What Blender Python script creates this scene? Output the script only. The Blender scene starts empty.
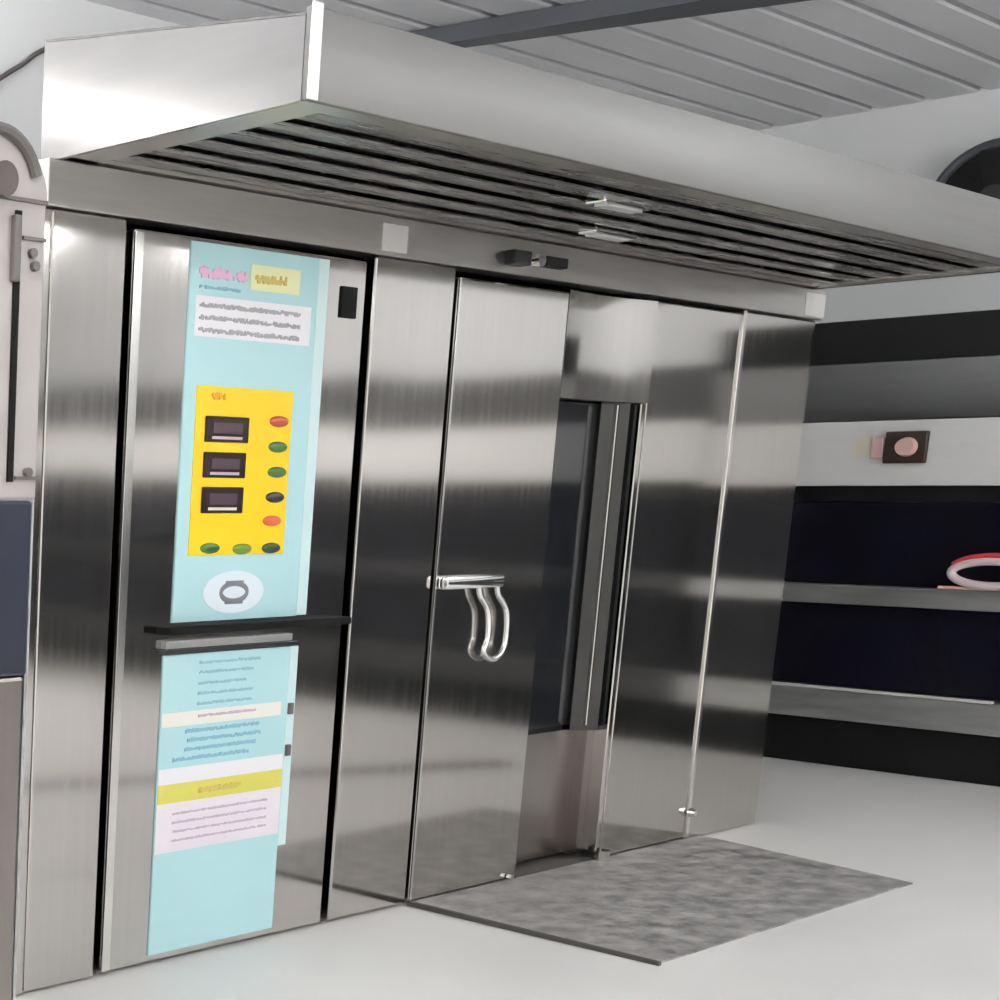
import bpy, bmesh, math, random
from mathutils import Vector, Matrix
random.seed(7)
PI = math.pi
sc = bpy.context.scene
COL = sc.collection

# ------------------------------------------------------------------ materials
def mat(name, col, rough=0.5, metal=0.0, noise=0.0, nscale=(4, 4, 4), rvar=0.0, bump=0.0,
        bscale=60.0, aniso=0.0, emit=None, spec=0.5, coat=0.0):
    m = bpy.data.materials.new(name); m.use_nodes = True
    nt = m.node_tree; b = nt.nodes['Principled BSDF']
    b.inputs['Base Color'].default_value = (*col, 1)
    b.inputs['Roughness'].default_value = rough
    b.inputs['Metallic'].default_value = metal
    b.inputs['Specular IOR Level'].default_value = spec
    b.inputs['Coat Weight'].default_value = coat
    if aniso: b.inputs['Anisotropic'].default_value = aniso
    if emit:
        b.inputs['Emission Color'].default_value = (*emit[0], 1)
        b.inputs['Emission Strength'].default_value = emit[1]
    tc = nt.nodes.new('ShaderNodeTexCoord')
    mp = nt.nodes.new('ShaderNodeMapping'); mp.inputs['Scale'].default_value = nscale
    nt.links.new(tc.outputs['Object'], mp.inputs['Vector'])
    n = nt.nodes.new('ShaderNodeTexNoise'); n.inputs['Scale'].default_value = 1.0
    n.inputs['Detail'].default_value = 5
    nt.links.new(mp.outputs['Vector'], n.inputs['Vector'])
    if noise:
        r = nt.nodes.new('ShaderNodeMapRange')
        r.inputs['From Min'].default_value = 0.3; r.inputs['From Max'].default_value = 0.7
        r.inputs['To Min'].default_value = 1 - noise; r.inputs['To Max'].default_value = 1 + noise
        nt.links.new(n.outputs['Fac'], r.inputs['Value'])
        v = nt.nodes.new('ShaderNodeVectorMath'); v.operation = 'SCALE'
        v.inputs[0].default_value = col
        nt.links.new(r.outputs['Result'], v.inputs['Scale'])
        nt.links.new(v.outputs['Vector'], b.inputs['Base Color'])
    if rvar:
        r = nt.nodes.new('ShaderNodeMapRange')
        r.inputs['From Min'].default_value = 0.3; r.inputs['From Max'].default_value = 0.7
        r.inputs['To Min'].default_value = max(0, rough - rvar); r.inputs['To Max'].default_value = rough + rvar
        nt.links.new(n.outputs['Fac'], r.inputs['Value'])
        nt.links.new(r.outputs['Result'], b.inputs['Roughness'])
    if bump:
        n2 = nt.nodes.new('ShaderNodeTexNoise'); n2.inputs['Scale'].default_value = bscale
        nt.links.new(tc.outputs['Object'], n2.inputs['Vector'])
        bp = nt.nodes.new('ShaderNodeBump'); bp.inputs['Strength'].default_value = bump
        bp.inputs['Distance'].default_value = 0.01
        nt.links.new(n2.outputs['Fac'], bp.inputs['Height'])
        nt.links.new(bp.outputs['Normal'], b.inputs['Normal'])
    return m

M = {}
M['steel'] = mat('brushed_steel', (.53, .508, .483), .10, 1, .03, (50, 50, .8), .01)
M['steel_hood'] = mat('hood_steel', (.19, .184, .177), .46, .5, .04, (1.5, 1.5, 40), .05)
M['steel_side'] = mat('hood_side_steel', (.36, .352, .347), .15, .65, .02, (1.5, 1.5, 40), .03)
M['steel_baffle'] = mat('baffle_steel', (.42, .41, .40), .28, 1, .08, (3, 30, 30), .06)
M['steel_fascia'] = mat('fascia_steel', (.55, .53, .51), .33, 1, .05, (4, 4, 60), .05)
M['chrome'] = mat('polished_chrome', (.86, .86, .85), .12, 1)
M['dark_gap'] = mat('dark_gap', (.008, .008, .008), .7, spec=.1)
M['black'] = mat('black_plastic', (.012, .014, .016), .35)
M['black_metal'] = mat('black_painted_metal', (.004, .004, .0045), .5, spec=.2)
M['glass_dark'] = mat('dark_oven_glass', (.010, .011, .013), .08, 0, spec=.5)
M['glass_navy'] = mat('navy_black_oven_glass', (.006, .006, .010), .16, 0, spec=.3)
M['cyan'] = mat('cyan_sticker', (.44, .68, .70), .38, 0, .03, (2, 2, 3))
M['cyan_edge'] = mat('pale_sticker_edge', (.62, .78, .78), .3)
M['yellow'] = mat('yellow_sticker', (.84, .57, .004), .4, 0, .03, (6, 6, 6))
M['white_print'] = mat('white_print', (.84, .82, .84), .45)
M['pink_print'] = mat('pale_pink_print', (.80, .74, .78), .45, 0, .03, (4, 4, 20))
M['pale_patch'] = mat('pale_blue_white_print', (.72, .80, .84), .45)
M['cream_print'] = mat('cream_print', (.82, .80, .72), .45)
M['magenta'] = mat('magenta_print', (.78, .45, .63), .45)
M['lime'] = mat('lime_yellow_print', (.62, .57, .10), .45)
M['yellow_pale'] = mat('pale_yellow_print', (.80, .80, .45), .45)
M['grey_ink'] = mat('grey_ink', (.36, .35, .36), .5)
M['emblem_ink'] = mat('dark_grey_emblem_ink', (.17, .17, .19), .5)
M['teal_ink'] = mat('teal_ink', (.26, .48, .54), .5)
M['blue_ink'] = mat('blue_ink', (.22, .45, .56), .5)
M['brown_ink'] = mat('brown_ink', (.55, .43, .10), .5)
M['mauve_ink'] = mat('mauve_ink', (.55, .42, .52), .5)
M['orange_ink'] = mat('orange_ink', (.65, .33, .01), .5)
M['display'] = mat('display_window', (.018, .009, .007), .3, spec=.25)
M['display_digit'] = mat('display_mauve_glass', (.07, .045, .055), .3, spec=.25)
M['red'] = mat('red_button', (.45, .07, .03), .35)
M['orange'] = mat('orange_red_button', (.56, .10, .03), .35)
M['green'] = mat('green_button', (.035, .12, .02), .35)
M['lgreen'] = mat('olive_green_button', (.13, .21, .015), .35)
M['dgreen'] = mat('dark_green_button', (.01, .04, .01), .35)
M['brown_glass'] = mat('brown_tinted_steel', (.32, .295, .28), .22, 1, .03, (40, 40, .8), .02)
M['floor'] = mat('pale_floor', (.74, .725, .70), .38, 0, .035, (.9, 2.2, 1), .06, .03, 30)
M['wall'] = mat('white_wall_paint', (.78, .78, .77), .75, 0, .015, (1, 1, 1), 0, .02, 40)
M['ceil'] = mat('grey_slat_paint', (.74, .742, .76), .42, 0, .04, (.8, 8, 8), .05)
M['beam'] = mat('dark_grey_beam_paint', (.07, .075, .085), .5)
M['ramp'] = mat('worn_steel_plate', (.33, .318, .305), .5, .35, .45, (9, 14, 9), .12, .5, 55)
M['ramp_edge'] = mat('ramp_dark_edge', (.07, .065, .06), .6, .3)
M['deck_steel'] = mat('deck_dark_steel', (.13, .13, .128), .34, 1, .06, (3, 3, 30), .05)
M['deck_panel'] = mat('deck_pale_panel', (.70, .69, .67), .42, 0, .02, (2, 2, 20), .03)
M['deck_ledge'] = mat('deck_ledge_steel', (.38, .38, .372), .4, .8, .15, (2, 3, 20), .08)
M['deck_mirror_shelf'] = mat('darkened_mirrored_shelf', (.07, .07, .07), .4, 1, .15, (2, 3, 20), .08)  # darkened copy of the ledge steel, keeps mirrored shelves faint
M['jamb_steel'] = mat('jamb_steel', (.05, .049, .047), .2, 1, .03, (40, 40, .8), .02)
M['deck_mirror_panel'] = mat('darkened_mirrored_panel', (.03, .029, .028), .5)  # darkened copy of the upper panel colour, keeps its mirrored band dark
M['trim_steel'] = mat('trim_steel', (.76, .74, .71), .2, 1, .02, (40, 40, .8), .02)
M['deck_bright'] = mat('deck_bright_lip', (.78, .76, .74), .3, .3)
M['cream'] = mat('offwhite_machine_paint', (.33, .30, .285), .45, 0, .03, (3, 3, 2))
M['cream_dark'] = mat('dark_greyish_trim', (.09, .08, .075), .5)  # even dark grey for small trim parts
M['navy'] = mat('navy_machine_paint', (.006, .008, .021), .32, 0, .15, (3, 3, 2), .04)
M['skirt'] = mat('dark_brown_steel_skirt', (.22, .20, .185), .3, 1, .05, (30, 30, 1.5))
M['hose'] = mat('pinkish_white_hose', (.68, .55, .56), .45)
M['hose_red'] = mat('red_hose', (.50, .035, .05), .4)
M['pale_orange'] = mat('pale_orange_cord', (.75, .45, .36), .5)
M['switch'] = mat('dark_brown_switch', (.035, .02, .014), .4)
M['knob_pink'] = mat('pale_pink_knob', (.66, .42, .36), .4)
M['label_pale'] = mat('pale_yellow_label', (.72, .66, .55), .5)
M['pink_label'] = mat('pink_label', (.66, .42, .42), .5)
M['lamp'] = mat('pendant_fill', (.9, .9, .9), .5, emit=((1, .985, .96), 13))
M['tube'] = mat('lamp_tube', (.9, .9, .9), .5, emit=((1, .985, .96), 14))
M['fill_up'] = mat('pendant_fill_up', (.9, .9, .9), .5, emit=((.95, .97, 1), 66))  # upward glow of the added pendants, brightens the ceiling
M['lamp_frame'] = mat('lamp_frame_white', (.75, .75, .75), .5)
M['frost'] = mat('pale_highlight_cover', (.55, .55, .54), .25)  # pale face that stands in for highlights under the hood

# ------------------------------------------------------------------ mesh helpers
def box(bm, x0, x1, y0, y1, z0, z1, bev=0.0, seg=2):
    g = bmesh.ops.create_cube(bm, size=1)
    vs = g['verts']
    for v in vs:
        v.co = Vector(((x0 + x1) / 2 + v.co.x * (x1 - x0), (y0 + y1) / 2 + v.co.y * (y1 - y0),
                       (z0 + z1) / 2 + v.co.z * (z1 - z0)))
    if bev:
        es = list({e for v in vs for e in v.link_edges})
        bmesh.ops.bevel(bm, geom=es, offset=bev, segments=seg, affect='EDGES', profile=.5)

def cyl(bm, p0, p1, r, seg=24, r2=None):
    p0, p1 = Vector(p0), Vector(p1); d = p1 - p0
    q = d.to_track_quat('Z', 'Y').to_matrix().to_4x4()
    bmesh.ops.create_cone(bm, cap_ends=True, segments=seg, radius1=r, radius2=r if r2 is None else r2,
                          depth=d.length, matrix=Matrix.Translation((p0 + p1) / 2) @ q)

def tube(bm, pts, r, seg=12, closed=False, flat=1.0, up=None):
    pts = [Vector(p) for p in pts]; n = len(pts); rings = []
    if up: up = Vector(up)
    for i, p in enumerate(pts):
        a = pts[(i - 1) % n] if (closed or i > 0) else p
        b = pts[(i + 1) % n] if (closed or i < n - 1) else p
        t = (b - a).normalized()
        if up is None:
            up = Vector((0, 1, 0)) if abs(t.y) < .9 else Vector((0, 0, 1))
        s = t.cross(up).normalized(); u = s.cross(t).normalized()
        rings.append([bm.verts.new(p + s * (r * math.cos(2 * PI * k / seg)) + u * (r * flat * math.sin(2 * PI * k / seg)))
                      for k in range(seg)])
    m = n if closed else n - 1
    for i in range(m):
        A, B = rings[i], rings[(i + 1) % n]
        for k in range(seg):
            bm.faces.new((A[k], A[(k + 1) % seg], B[(k + 1) % seg], B[k]))
    if not closed:
        bm.faces.new(rings[0][::-1]); bm.faces.new(rings[-1])

def prism(bm, poly, ax, a0, a1):
    """polygon extruded along axis ax; poly holds the other two coordinates in x,y,z order"""
    def P(u, v, w):
        return {'x': (w, u, v), 'y': (u, w, v), 'z': (u, v, w)}[ax]
    A = [bm.verts.new(P(u, v, a0)) for u, v in poly]
    B = [bm.verts.new(P(u, v, a1)) for u, v in poly]
    n = len(poly)
    bm.faces.new(A); bm.faces.new(B[::-1])
    for i in range(n):
        bm.faces.new((A[i], B[i], B[(i + 1) % n], A[(i + 1) % n]))

def hexa(bm, c):
    """8 corners: bottom four then top four, same winding"""
    v = [bm.verts.new(p) for p in c]
    for f in ((3, 2, 1, 0), (4, 5, 6, 7), (0, 1, 5, 4), (1, 2, 6, 5), (2, 3, 7, 6), (3, 0, 4, 7)):
        bm.faces.new([v[i] for i in f])

def catmull(pts, sub=6, closed=False):
    pts = [Vector(p) for p in pts]; n = len(pts); out = []
    for i in range(n if closed else n - 1):
        g = (lambda k: pts[k % n]) if closed else (lambda k: pts[min(max(k, 0), n - 1)])
        p0, p1, p2, p3 = g(i - 1), g(i), g(i + 1), g(i + 2)
        for s in range(sub):
            t = s / sub
            out.append(.5 * ((2 * p1) + (-p0 + p2) * t + (2 * p0 - 5 * p1 + 4 * p2 - p3) * t * t + (-p0 + 3 * p1 - 3 * p2 + p3) * t ** 3))
    if not closed: out.append(pts[-1])
    return out

def obj(name, bm, m, parent=None, smooth=False):
    bmesh.ops.recalc_face_normals(bm, faces=bm.faces[:])
    me = bpy.data.meshes.new(name); bm.to_mesh(me); bm.free()
    me.materials.append(m)
    if smooth:
        for p in me.polygons: p.use_smooth = True
        try: me.set_sharp_from_angle(angle=math.radians(38))
        except Exception: pass
    o = bpy.data.objects.new(name, me); COL.objects.link(o)
    if parent:
        o.parent = parent
        w = parent.location.copy(); q = parent.parent
        while q: w += q.location; q = q.parent
        me.transform(Matrix.Translation(-w))
    return o

def B(name, m, parent, *a, bev=0.0):
    bm = bmesh.new(); box(bm, *a, bev=bev)
    return obj(name, bm, M[m], parent)

def thing(name, label, cat, loc, group=None):
    o = bpy.data.objects.new(name, None); COL.objects.link(o)
    o.location = loc; o.empty_display_size = .2
    o['label'] = label; o['category'] = cat
    if group: o['group'] = group
    return o

def tag(o, label, cat, group=None):
    o['label'] = label; o['category'] = cat
    if group: o['group'] = group
    return o

def struct(o):
    o['kind'] = 'structure'; return o

# ------------------------------------------------------------------ setting
X0, X1, Y0, Y1, ZC = -8.0, 5.45, -8.0, 2.2, 3.5
struct(B('floor', 'floor', None, X0, X1, Y0, Y1, -.08, 0))
struct(B('wall_back', 'wall', None, X0 - .1, X1 + .1, Y1, Y1 + .1, 0, 3.75))
struct(B('wall_right', 'wall', None, X1, X1 + .1, Y0, Y1, 0, 3.75))
struct(B('wall_front', 'wall', None, X0 - .1, X1 + .1, Y0 - .1, Y0, 0, 3.75))
struct(B('wall_left', 'wall', None, X0 - .1, X0, Y0, Y1, 0, 3.75))
bm = bmesh.new()
y = Y1 - .12
while y > Y0:
    prism(bm, [(y + .004, ZC + .06), (y + .004, ZC + .008), (y + .016, ZC), (y + .21, ZC), (y + .222, ZC + .008), (y + .222, ZC + .06)], 'x', X0, X1)
    y -= .25
box(bm, X0, X1, Y0, Y1, ZC + .06, ZC + .16)
struct(obj('ceiling', bm, M['ceil']))
bm = bmesh.new()
lo = [(2.00, 1.80), (2.10, 1.80), (3.50, -1.5), (3.00, -1.5)]
hexa(bm, [(a, b, 3.42) for a, b in lo] + [(a, b, ZC - .003) for a, b in lo])
struct(obj('trim_beam', bm, M['beam']))

# ------------------------------------------------------------------ rack oven
oven = thing('rack_oven', 'large stainless steel rack oven with blue control strip under the hood', 'oven', (.34, .0, 0))
B('body', 'dark_gap', oven, -1.80, 2.48, .14, 1.58, .004, 2.2)
B('top_cover', 'steel_fascia', oven, -1.82, 2.5, .0605, 1.6, 2.2, 2.215)
B('corner_strip', 'steel', oven, -1.835, -1.806, -.004, .9, .004, 2.095, bev=.004)
B('side_panel', 'steel', oven, -1.80, -1.524, 0, .05, .006, 2.097, bev=.006)
B('fixed_panel', 'steel', oven, -.437, -.018, 0, .05, .012, 2.097, bev=.006)
B('end_panel', 'steel', oven, 1.918, 2.512, 0, .9, .006, 2.097, bev=.008)
fs = B('fascia', 'steel_fascia', oven, -1.832, 2.53, -.014, .06, 2.1, 2.2145, bev=.003)
B('seam_plate', 'deck_bright', fs, -.438, -.315, -.019, -.0135, 2.112, 2.192, bev=.002)
B('seam_plate', 'deck_bright', fs, 2.36, 2.528, -.019, -.0135, 2.108, 2.198, bev=.002)
# door stop on the fascia
ds = B('door_stop', 'black', oven, .215, .315, -.055, -.0135, 2.125, 2.17, bev=.006)
bm = bmesh.new(); cyl(bm, (.365, -.0135, 2.148), (.365, -.06, 2.148), .022)
obj('pin', bm, M['chrome'], ds, True)
B('bracket', 'black_metal', ds, .42, .55, -.045, -.0135, 2.135, 2.168, bev=.004)

# control panel
cp = B('control_panel', 'steel', oven, -1.494, -.478, 0, .05, .012, 2.078, bev=.006)
B('edge_trim', 'trim_steel', cp, -1.494, -1.462, -.004, .003, .014, 2.07, bev=.001)
st = B('upper_sticker', 'cyan', cp, -1.272, -.716, -.004, .002, 1.018, 2.066)
B('clear_edge', 'cyan_edge', cp, -.7158, -.668, -.005, .002, 1.02, 2.066)
B('lower_sticker', 'cyan', cp, -1.300, -.732, -.004, .002, .034, .925)
B('clear_edge', 'cyan_edge', cp, -.7318, -.694, -.005, .002, .30, .925)
ya = -.0055
def flat(name, m, parent, x0, x1, z0, z1, d=.0015, base=-.004):
    return B(name, m, parent, x0, x1, base - d, base + .0005, z0, z1)
def words(bm, x0, x1, z, h, d=.0022, base=-.004, big=.05):
    """a line of print too small to read: one ragged strip of ink"""
    rnd = random.Random(int((x0 * 31 + z * 97) * 1000))
    top, bot = [], []
    x = x0
    while x < x1:
        a = h * rnd.choice((.1, .5, .4, .36, .3))
        c = h * rnd.choice((.1, .42, .36, .34, .3))
        w = min(rnd.uniform(.005, .011), x1 - x)
        top += [(x, z + a), (x + w * .8, z + a)]
        bot += [(x, z - c), (x + w * .8, z - c)]
        x += w
    prism(bm, bot + top[::-1], 'y', base - d, base)
# header
flat('header_patch', 'yellow_pale', st, -1.02, -.80, 1.955, 2.025)
bm = bmesh.new(); words(bm, -1.237, -1.03, 1.987, .036, big=.06); obj('header_print', bm, M['magenta'], st)
bm = bmesh.new(); words(bm, -1.00, -.86, 1.987, .03, base=-.0055, big=.05); obj('header_print', bm, M['brown_ink'], st)
bm = bmesh.new(); words(bm, -1.233, -1.06, 1.948, .012); obj('header_print', bm, M['blue_ink'], st)
flat('text_panel', 'white_print', st, -1.245, -.74, 1.815, 1.925)
for z in (1.900, 1.866, 1.832):
    bm = bmesh.new(); words(bm, -1.23, -.79, z, .016, base=-.0055); obj('printed_text', bm, M['grey_ink'], st)
# yellow keypad
kp = flat('keypad', 'yellow', cp, -1.222, -.80, 1.208, 1.682, d=.003)
bm = bmesh.new(); words(bm, -1.16, -1.10, 1.655, .026, base=-.007, big=.06); obj('keypad_mark', bm, M['orange_ink'], kp)
for z0, z1, x1 in ((1.528, 1.60, -.995), (1.428, 1.50, -1.0), (1.328, 1.402, -1.002)):
    d = B('display', 'display', cp, -1.182, x1, -.012, -.0065, z0, z1, bev=.003)
    B('display_window', 'display_digit', d, -1.152, x1 - .03, -.0135, -.0115, z0 + .024, z1 - .018)
    B('display_lip', 'mauve_ink' if z0 > 1.34 else 'label_pale', d, -1.155, x1 - .03, -.0135, -.0115, z0 + .008, z0 + .016)
for x, z, m in ((-.858, 1.593, 'red'), (-.856, 1.520, 'green'), (-.853, 1.447, 'green'), (-.855, 1.374, 'black'), (-.862, 1.305, 'orange'),
                (-1.132, 1.228, 'green'), (-.99, 1.224, 'lgreen'), (-.858, 1.225, 'dgreen')):
    bm = bmesh.new()
    bmesh.ops.create_uvsphere(bm, u_segments=24, v_segments=12, radius=1)
    for v in bm.verts: v.co = Vector((x + v.co.x * .043, -.007 + v.co.y * .008, z + v.co.z * .016))
    o = obj('button', bm, M[m], cp, True)
    o['label'] = {'red': 'red button', 'green': 'green button', 'black': 'black button', 'orange': 'orange red button', 'lgreen': 'olive green button', 'dgreen': 'dark green button'}[m]
# emblem
bm = bmesh.new()
prism(bm, [(-1.013 + .135 * math.cos(t * PI / 20), 1.099 + .062 * math.sin(t * PI / 20)) for t in range(40)], 'y', -.0055, -.0035)
em = obj('emblem_patch', bm, M['pale_patch'], st)
bm = bmesh.new()
tube(bm, [(-1.012 + .058 * math.cos(t * PI / 18), -.0055, 1.098 + .026 * math.sin(t * PI / 18)) for t in range(36)], .008, 8, True, .25)
for s in (-1, 1): box(bm, -1.012 - .04, -1.012 + .04, -.0065, -.0045, 1.098 + s * .028 - .006, 1.098 + s * .028 + .006)
obj('emblem', bm, M['emblem_ink'], em)
B('indicator_window', 'dark_gap', cp, -.601, -.525, -.006, .002, 1.907, 1.998, bev=.002)
# shelf bar and the drawer lip below
B('shelf_bar', 'dark_gap', cp, -1.335, -.50, -.05, .002, .987, 1.010, bev=.005)
B('shelf_lip', 'deck_ledge', cp, -1.31, -.745, -.02, .002, .945, .968, bev=.003)
B('shelf_gap', 'black', cp, -1.318, -.70, -.012, .002, .928, .940)
B('latch', 'cream_dark', cp, -.728, -.708, -.014, -.0035, .715, .75, bev=.002)
B('latch', 'cream_dark', cp, -.728, -.708, -.014, -.0035, .585, .62, bev=.002)
# lower sticker print
ls = [c for c in cp.children if c.name.startswith('lower_sticker')][0]
for z, x1 in ((.897, -.87), (.868, -.90), (.836, -.93), (.806, -.90), (.776, -.90)):
    bm = bmesh.new(); words(bm, -1.145, x1, z, .011); obj('printed_text', bm, M['teal_ink'], ls)
flat('text_band', 'cream_print', ls, -1.296, -.76, .715, .757)
bm = bmesh.new(); words(bm, -1.14, -.88, .740, .010, base=-.0055); obj('printed_text', bm, M['mauve_ink'], ls)
for z, x0, x1 in ((.697, -1.19, -.86), (.670, -1.18, -.85), (.643, -1.19, -.87), (.616, -1.24, -.90)):
    bm = bmesh.new(); words(bm, x0, x1, z, .014); obj('printed_text', bm, M['blue_ink'], ls)
flat('text_band', 'white_print', ls, -1.297, -.735, .545, .592)
flat('yellow_band', 'lime', ls, -1.296, -.735, .488, .545)
bm = bmesh.new(); words(bm, -1.12, -.93, .515, .02, base=-.0055); obj('printed_text', bm, M['brown_ink'], ls)
flat('text_panel', 'pink_print', ls, -1.298, -.735, .34, .488)
for z in (.455, .428, .401, .374):
    bm = bmesh.new(); words(bm, -1.23, -.80, z, .009, base=-.0055); obj('printed_text', bm, M['mauve_ink'], ls)

# door: flat leaf on the left, bowed head and recessed window on the right
door = B('door', 'steel', oven, .004, .656, 0, .05, .012, 2.072, bev=.006)
B('edge_trim', 'trim_steel', door, .004, .014, -.003, .003, .014, 2.07, bev=.001)
prof = []
N = 22
for i in range(N + 1):
    t = i / N
    x = .657 + t * (1.224 - .657)
    yy = -.05 * math.sin(PI * min(1, t * .95 + .0)) ** .8 if t > 0 else 0
    yy = .05 * t * (1 - t) * 2 - .012 * t
    prof.append((x, yy))
bm = bmesh.new()
prism(bm, prof + [(1.224, .07), (.657, .07)], 'z', 1.722, 2.082)
obj('door_head', bm, M['steel'], door, True)
fr = B('window_frame', 'black_metal', door, .657, 1.224, .10, .13, .515, 1.722)
B('window_glass', 'glass_dark', fr, .665, 1.06, .085, .099, .535, 1.718)
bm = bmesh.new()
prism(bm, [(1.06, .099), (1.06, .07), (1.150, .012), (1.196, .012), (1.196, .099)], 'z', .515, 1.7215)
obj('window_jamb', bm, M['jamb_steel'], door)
B('window_bead', 'steel', fr, 1.10, 1.112, .030, .060, .535, 1.715, bev=.003)
B('window_bead', 'black_metal', fr, 1.155, 1.175, -.001, .0115, .535, 1.715)
B('shadow_plate', 'ramp_edge', oven, .657, 1.196, -.003, .139, .001, .012)  # dark plate in place of the shade under the recessed door
B('kick_plate', 'brown_glass', door, .657, 1.15, .09, .13, .03, .514)
B('hinge_stile', 'steel', door, 1.197, 1.226, -.004, .13, .04, 1.722, bev=.004)
B('hinge_stile', 'brown_glass', door, 1.15, 1.196, .05, .13, .03, .514)
bm = bmesh.new(); cyl(bm, (1.21, -.02, .012), (1.21, -.02, .05), .03, 20)
obj('hinge_foot', bm, M['steel'], door, True)
bm = bmesh.new(); cyl(bm, (.60, -.004, .02), (.60, -.02, .02), .012, 12)
obj('hinge_foot', bm, M['chrome'], door, True)
# handle
bm = bmesh.new()
box(bm, .012, .35, -.04, -.003, 1.078, 1.120, bev=.010)
hd = obj('handle', bm, M['chrome'], door, True)
bm = bmesh.new()
yh = -.021
path = [(.225, yh, 1.085), (.240, yh, 1.05), (.288, yh - .003, .995), (.300, yh - .004, .91), (.285, yh - .003, .858),
        (.338, yh - .003, .830), (.395, yh - .003, .856), (.410, yh - .004, .91), (.400, yh - .003, .995), (.348, yh, 1.05), (.335, yh, 1.085)]
tube(bm, catmull(path, 6), .0095, 12)
obj('handle_loop', bm, M['chrome'], hd, True)
# jamb panel right of the door
B('jamb_panel', 'steel', oven, 1.238, 1.888, 0, .05, .012, 2.085, bev=.006)
B('jamb_trim', 'trim_steel', oven, 1.888, 1.912, -.008, .05, .012, 2.097, bev=.003)
bm = bmesh.new(); cyl(bm, (1.90, -.006, .12), (1.90, -.03, .12), .02, 16, .012)
obj('bolt', bm, M['chrome'], oven, True)

# ------------------------------------------------------------------ hood
hood = thing('exhaust_hood', 'stainless steel exhaust hood with slatted underside above the rack oven', 'hood', (.3, -.36, 2.207))
zb = 2.219
xl, xr = -1.80, 2.46
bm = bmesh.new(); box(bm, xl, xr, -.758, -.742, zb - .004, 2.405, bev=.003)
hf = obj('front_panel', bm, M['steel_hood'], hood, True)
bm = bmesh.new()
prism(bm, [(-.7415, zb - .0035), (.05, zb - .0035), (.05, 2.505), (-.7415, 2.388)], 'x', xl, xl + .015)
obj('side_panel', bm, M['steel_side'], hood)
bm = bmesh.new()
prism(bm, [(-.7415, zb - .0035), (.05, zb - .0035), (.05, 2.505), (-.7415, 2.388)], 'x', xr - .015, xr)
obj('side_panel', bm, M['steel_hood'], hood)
B('corner_cap', 'deck_bright', hood, xl - .004, xl + .032, -.763, -.7585, zb - .004, 2.412, bev=.002)
bm = bmesh.new()
hexa(bm, [(xl, -.7415, 2.389), (xr, -.7415, 2.389), (xr, .05, 2.506), (xl, .05, 2.506),
          (xl, -.7415, 2.394), (xr, -.7415, 2.394), (xr, .05, 2.511), (xl, .05, 2.511)])
obj('top_panel', bm, M['steel_hood'], hood)
bm = bmesh.new()
box(bm, xl + .016, xl + .14, -.741, .0, zb, zb + .01)
box(bm, xr - .10, xr - .016, -.741, .0, zb, zb + .01)
box(bm, xl + .14, xr - .10, -.741, -.685, zb, zb + .01)
box(bm, xl + .016, xr - .016, -.0295, .05, zb, zb + .01)
obj('rim', bm, M['steel_fascia'], hood)
bm = bmesh.new()
yb = -.683
for k in range(6):
    a = yb + k * .1135
    # folded baffle: flat face with an upturned edge, a dark slot follows
    hexa(bm, [(xl + .14, a, zb + .001), (xr - .10, a, zb + .001), (xr - .10, a + .096, zb + .012), (xl + .14, a + .096, zb + .012),
              (xl + .14, a, zb + .006), (xr - .10, a, zb + .006), (xr - .10, a + .096, zb + .017), (xl + .14, a + .096, zb + .017)])
    box(bm, xl + .14, xr - .10, a + .092, a + .096, zb + .017, zb + .045)
obj('baffle_filter', bm, M['steel_baffle'], hood)
B('rear_panel', 'steel_fascia', hood, xl + .016, xr - .016, .04, .0495, zb + .0105, 2.50)
B('filter_cavity', 'dark_gap', hood, xl + .02, xr - .02, -.73, .0, zb + .055, zb + .06)
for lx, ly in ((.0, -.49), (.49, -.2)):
    lp = B('highlight_bar', 'chrome', hood, lx - .13, lx + .13, ly - .03, ly + .03, zb - .006, zb + .03, bev=.006)  # bright plates standing in for highlights on the slats
    B('highlight_cover', 'frost', lp, lx - .10, lx + .10, ly - .02, ly + .02, zb - .012, zb - .005, bev=.003)

# ------------------------------------------------------------------ floor ramp
ramp = thing('floor_ramp', 'worn grey steel ramp plate on the floor before the oven door', 'ramp', (.96, -.42, 0))
bm = bmesh.new()
hexa(bm, [(.005, -.83, .0005), (1.83, -.83, .0005), (2.02, -.004, .0005), (.005, -.004, .0005),
          (.005, -.83, .006), (1.83, -.83, .006), (2.02, -.004, .0115), (.005, -.004, .0115)])
obj('ramp_plate', bm, M['ramp'], ramp)
bm = bmesh.new()
hexa(bm, [(-.012, -.84, .0005), (.0045, -.84, .0005), (.0045, -.004, .0005), (-.012, -.004, .0005),
          (-.012, -.84, .012), (.0045, -.84, .012), (.0045, -.004, .018), (-.012, -.004, .018)])
obj('ramp_edge', bm, M['ramp_edge'], ramp)

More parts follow.
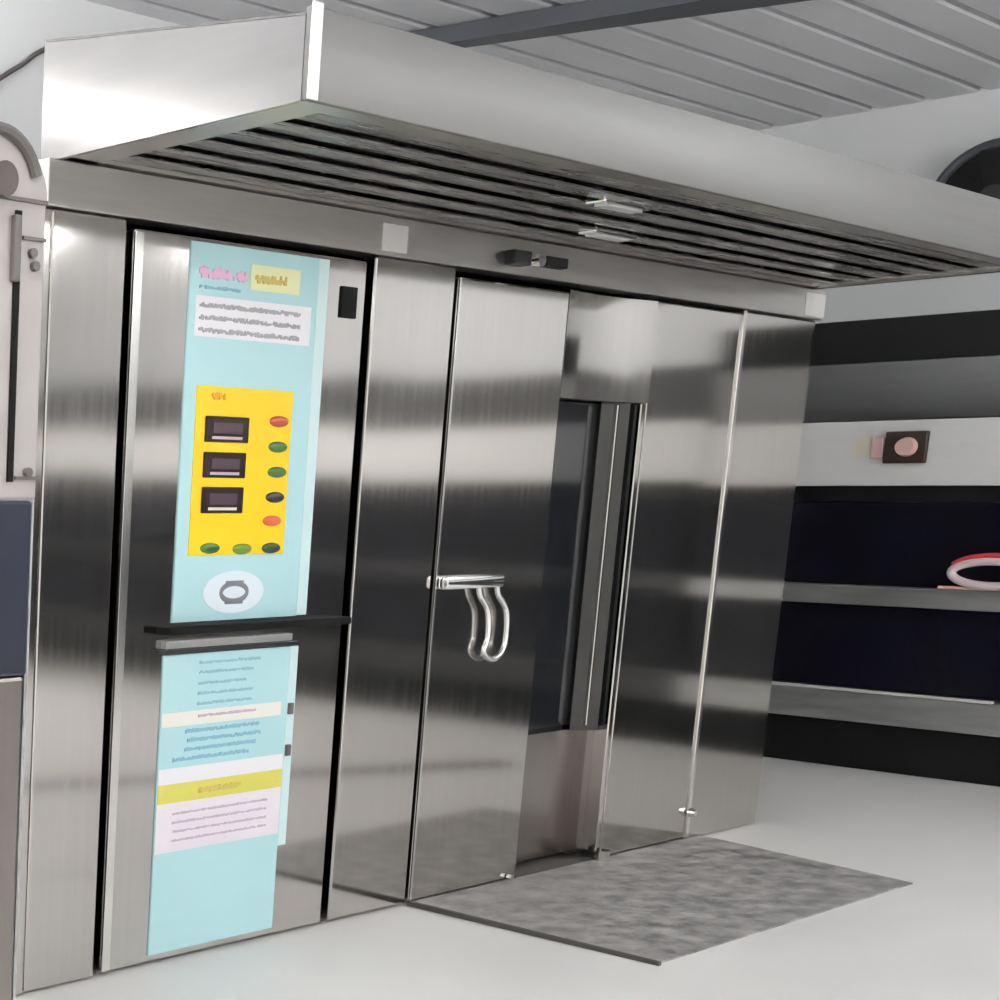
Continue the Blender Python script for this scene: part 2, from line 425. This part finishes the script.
# ------------------------------------------------------------------ deck oven row on the right
DX = 4.498
def deck_oven(y0, y1, label, group=None, visible=False, k=1.0):
    t = thing('deck_oven', label, 'oven', (DX + .4, (y0 + y1) / 2, 0), group)
    xb = DX + .85
    B('body', 'deck_steel', t, DX + .06, xb, y0, y1, .25, 2.07)
    B('base', 'black_metal', t, DX + .02, xb, y0 + .01, y1 - .01, .001, .245)
    B('upper_panel', 'deck_steel' if visible else 'deck_mirror_panel', t, DX, DX + .055, y0, y1, 1.782, 2.07, bev=.004)  # mirrored units get the darkened panel colour
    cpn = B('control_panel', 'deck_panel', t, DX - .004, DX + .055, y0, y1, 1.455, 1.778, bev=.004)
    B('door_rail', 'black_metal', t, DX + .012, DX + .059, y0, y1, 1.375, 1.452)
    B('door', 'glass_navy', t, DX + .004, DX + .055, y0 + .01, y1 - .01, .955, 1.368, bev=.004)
    B('shelf', 'deck_ledge' if visible else 'deck_mirror_shelf', t, DX - .05, DX + .055, y0, y1, .852, .95, bev=.008)
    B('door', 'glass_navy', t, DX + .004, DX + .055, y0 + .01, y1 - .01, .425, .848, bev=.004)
    s2 = B('shelf', 'deck_ledge' if visible else 'deck_mirror_shelf', t, DX - .05, DX + .055, y0, y1, .25, .405, bev=.008)
    if visible: B('shelf_lip', 'deck_bright', s2, DX - .055, DX - .02, max(y0, -.17) if visible else y0, y1, .4055, .42, bev=.003)
    if visible: B('top_box', 'black_metal', t, DX + .02, xb, y0, y1, 2.072, 2.285)
    for o in t.children_recursive:
        if k != 1: o.data.transform(Matrix.Diagonal((1, 1, k, 1)))
    return t, cpn
D1, cpn = deck_oven(-1.30, 1.75, 'black and steel deck oven standing against the right wall', None, True)
sw = B('switch', 'switch', D1, DX - .03, DX - .0045, .255, .44, 1.565, 1.722, bev=.006)
bm = bmesh.new(); cyl(bm, (DX - .03, .34, 1.645), (DX - .065, .34, 1.645), .048, 24, .04)
obj('knob', bm, M['knob_pink'], sw, True)
B('switch_label', 'label_pale', D1, DX - .008, DX - .0035, .50, .585, 1.60, 1.70)
B('switch_label', 'pink_label', D1, DX - .03, DX - .0045, .445, .495, 1.59, 1.69, bev=.003)
for i in range(3):
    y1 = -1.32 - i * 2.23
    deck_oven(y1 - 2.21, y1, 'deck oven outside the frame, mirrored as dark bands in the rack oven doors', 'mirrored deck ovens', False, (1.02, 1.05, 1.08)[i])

# unseen dark strip added for its mirrored line in the oven panels
bm = bmesh.new()
dv = Vector((2.39, -(-.80), 0)).normalized(); nv = Vector((-dv.y, dv.x, 0)) * .07
p0, p1 = Vector((.1, -2.48, 0)), Vector((3.1, -1.47, 0))
hexa(bm, [p0 - nv + Vector((0, 0, .0005)), p1 - nv + Vector((0, 0, .0005)), p1 + nv + Vector((0, 0, .0005)), p0 + nv + Vector((0, 0, .0005)),
          p0 - nv + Vector((0, 0, .006)), p1 - nv + Vector((0, 0, .006)), p1 + nv + Vector((0, 0, .006)), p0 + nv + Vector((0, 0, .006))])
tag(obj('mirror_strip', bm, M['ramp_edge']), 'dark strip added on the floor for its thin mirrored line low in the oven panels', 'floor_strip')

# hose loop on the upper shelf
hose = thing('hose_loop', 'pinkish white and red loop of hose lying on the deck oven shelf', 'hose', (DX - .04, -.09, .951))
bm = bmesh.new()
lp = [(DX - .055, -.10 + .17 * math.cos(a), 1.034 + .06 * math.sin(a)) for a in [k * PI / 20 for k in range(40)]]
tube(bm, lp, .02, 10, True, up=(1, 0, 0))
obj('loop', bm, M['hose'], hose, True)
bm = bmesh.new()
tube(bm, [(DX - .055, -.10 + .18 * math.cos(a), 1.044 + .077 * math.sin(a)) for a in [PI * .12 + k * PI * .74 / 20 for k in range(21)]], .013, 10, up=(1, 0, 0))
obj('red_band', bm, M['hose_red'], hose, True)
bm = bmesh.new()
tube(bm, catmull([(DX - .045, .12, .9595), (DX - .043, .06, .9595), (DX - .04, -.05, .9595), (DX - .043, -.16, .9595)], 6), .008, 8)
obj('cord_end', bm, M['pale_orange'], hose, True)

# round wall fan
fan = thing('wall_fan', 'dark round exhaust fan on the white right wall above the hood', 'fan', (X1 - .02, .40, 3.0))
fx = X1
bm = bmesh.new(); cyl(bm, (fx - .001, .40, 2.92), (fx - .14, .40, 2.92), .30, 40)
obj('housing', bm, M['black_metal'], fan, True)
bm = bmesh.new()
tube(bm, [(fx - .15, .40 + .28 * math.cos(k * PI / 24), 2.92 + .28 * math.sin(k * PI / 24)) for k in range(48)], .025, 8, True, up=(1, 0, 0))
obj('rim', bm, M['beam'], fan, True)
bm = bmesh.new(); cyl(bm, (fx - .142, .40, 2.92), (fx - .18, .40, 2.92), .07, 20)
obj('hub', bm, M['black'], fan, True)
for k in range(5):
    a = 2 * PI * k / 5
    bm = bmesh.new()
    hexa(bm, [(fx - .146, -.05, .07), (fx - .146, .05, .07), (fx - .146, .09, .25), (fx - .146, -.09, .25),
              (fx - .15, -.05, .07), (fx - .166, .05, .07), (fx - .166, .09, .25), (fx - .15, -.09, .25)])
    bmesh.ops.rotate(bm, verts=bm.verts[:], cent=(0, 0, 0), matrix=Matrix.Rotation(a, 3, 'X'))
    bmesh.ops.translate(bm, verts=bm.verts[:], vec=(0, .40, 2.92))
    obj('blade', bm, M['black_metal'], fan)

# cable on the back wall, upper left
bm = bmesh.new()
tube(bm, catmull([(-.25, 2.175, 2.93), (-.03, 2.175, 3.09), (.12, 2.175, 3.18), (.221, 2.175, 3.246), (.40, 2.175, 3.31), (.8, 2.175, 3.36)], 8), .011, 8)
tag(obj('wall_cable', bm, M['cream_dark'], None, True), 'thin grey cable on the wall at the upper left corner', 'cable')

# ------------------------------------------------------------------ machine at the left edge
LX, LY = -2.40, -.60
mc = thing('dough_machine', 'off-white machine column with rounded top over a navy body at the left edge', 'machine', (-2.56, -.3, 0))
B('lower_body', 'skirt', mc, -2.90, LX - .014, LY + .002, -.05, .001, .99, bev=.01)
B('navy_body', 'navy', mc, -2.90, LX - .010, LY, -.05, .99, 1.362, bev=.008)
B('edge_strip', 'deck_ledge', mc, LX - .009, LX + .0, LY + .01, -.06, .005, 1.36)
hs = B('column_housing', 'cream', mc, -2.70, LX, LY + .003, -.2, 1.364, 1.965, bev=.006)
bm = bmesh.new()
arc = [(LX - .145 + .145 * math.cos(k * PI / 28), 1.967 + .125 * math.sin(k * PI / 28)) for k in range(29)]
prism(bm, arc, 'y', LY + .003, -.2)
obj('rounded_cap', bm, M['cream'], mc, True)
bm = bmesh.new()
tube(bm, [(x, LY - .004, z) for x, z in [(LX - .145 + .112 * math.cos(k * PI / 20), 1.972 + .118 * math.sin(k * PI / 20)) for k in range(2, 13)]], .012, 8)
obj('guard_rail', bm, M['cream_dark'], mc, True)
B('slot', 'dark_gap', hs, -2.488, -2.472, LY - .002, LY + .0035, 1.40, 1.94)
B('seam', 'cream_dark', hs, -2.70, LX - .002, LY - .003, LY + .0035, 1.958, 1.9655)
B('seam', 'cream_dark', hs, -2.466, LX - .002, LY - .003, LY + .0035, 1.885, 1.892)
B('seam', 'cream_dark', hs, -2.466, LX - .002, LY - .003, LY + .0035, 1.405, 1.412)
for x, z in ((-2.432, 1.835), (-2.432, 1.42), (-2.44, 1.86)):
    bm = bmesh.new(); cyl(bm, (x, LY + .003, z), (x, LY - .008, z), .010, 12)
    obj('screw', bm, M['cream_dark'], hs, True)
bm = bmesh.new()
cyl(bm, (-2.545, LY - .03, 1.99), (-2.545, LY + .003, 1.99), .034, 20)
obj('knob', bm, M['switch'], mc, True)
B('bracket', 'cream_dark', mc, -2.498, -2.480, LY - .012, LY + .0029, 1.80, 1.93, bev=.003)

# ------------------------------------------------------------------ added pendants and the wall tube
def added_pendant(x, y, lx, ly, label):  # unseen fixture added to light the room, upper face for the ceiling
    z = 2.98
    t = thing('added_pendant', label, 'light', (x, y, z), 'added pendant lights outside the frame')
    B('frame', 'lamp_frame', t, x - lx / 2, x + lx / 2, y - ly / 2, y + ly / 2, z - .02, z + .02, bev=.006)
    B('diffuser', 'lamp', t, x - lx / 2 + .01, x + lx / 2 - .01, y - ly / 2 + .01, y + ly / 2 - .01, z - .05, z - .0205)
    B('ceiling_fill', 'fill_up', t, x - lx / 2 + .01, x + lx / 2 - .01, y - ly / 2 + .01, y + ly / 2 - .01, z + .0205, z + .05)
    for s_ in (-1, 1):
        bm = bmesh.new(); cyl(bm, (x, y + s_ * ly * .4, z + .05), (x, y + s_ * ly * .4, ZC + .001), .006, 8)
        obj('hanger', bm, M['lamp_frame'], t)
for x, y in ((-6.2, -1.0), (-6.2, -5.0), (-3.4, -5.2), (-1.0, -5.6), (-3.8, -1.2), (-1.9, 1.25), (1.6, -6.6), (3.3, -3.2), (2.2, -4.9)):
    added_pendant(x, y, .3, 1.5, 'slim white pendant light added outside the frame to brighten the room')
wl = thing('wall_light', 'long white tube light on the back wall outside the frame', 'light', (-4.3, Y1, 3.0))
B('housing', 'lamp_frame', wl, -5.4, -3.2, Y1 - .05, Y1 - .001, 2.95, 3.07, bev=.006)
B('tube', 'tube', wl, -5.35, -3.25, Y1 - .09, Y1 - .051, 2.98, 3.04, bev=.01)

# ------------------------------------------------------------------ world, camera, view
w = bpy.data.worlds.new('world'); sc.world = w; w.use_nodes = True
w.node_tree.nodes['Background'].inputs[0].default_value = (.8, .85, 1, 1)
w.node_tree.nodes['Background'].inputs[1].default_value = .1

f, cx, cy = 1567.829, -243.272, 780.160
yaw, pit, rol = .59756954, -.17861838, .00564582
fw = Vector((math.sin(yaw) * math.cos(pit), math.cos(yaw) * math.cos(pit), math.sin(pit)))
r = Vector((math.cos(yaw), -math.sin(yaw), 0)); u = r.cross(fw)
r2 = r * math.cos(rol) + u * math.sin(rol); u2 = u * math.cos(rol) - r * math.sin(rol)
cam = bpy.data.cameras.new('camera'); co = bpy.data.objects.new('camera', cam); COL.objects.link(co)
m = Matrix((r2, u2, -fw)).transposed().to_4x4()
m.translation = Vector((-4.785448, -3.056188, 1.366052))
co.matrix_world = m
cam.sensor_fit = 'HORIZONTAL'; cam.sensor_width = 36
cam.lens = f / 1000 * 36
cam.shift_x = (500 - cx) / 1000; cam.shift_y = (cy - 500) / 1000
cam.clip_start = .05
sc.camera = co
vs = sc.view_settings
vs.view_transform = 'Standard'; vs.look = 'None'; vs.gamma = 1; vs.use_curve_mapping = False
vs.exposure = 0.19
sc.cycles.max_bounces = 10; sc.cycles.diffuse_bounces = 5; sc.cycles.glossy_bounces = 6
sc.cycles.use_denoising = True
sc.cycles.sample_clamp_indirect = 8
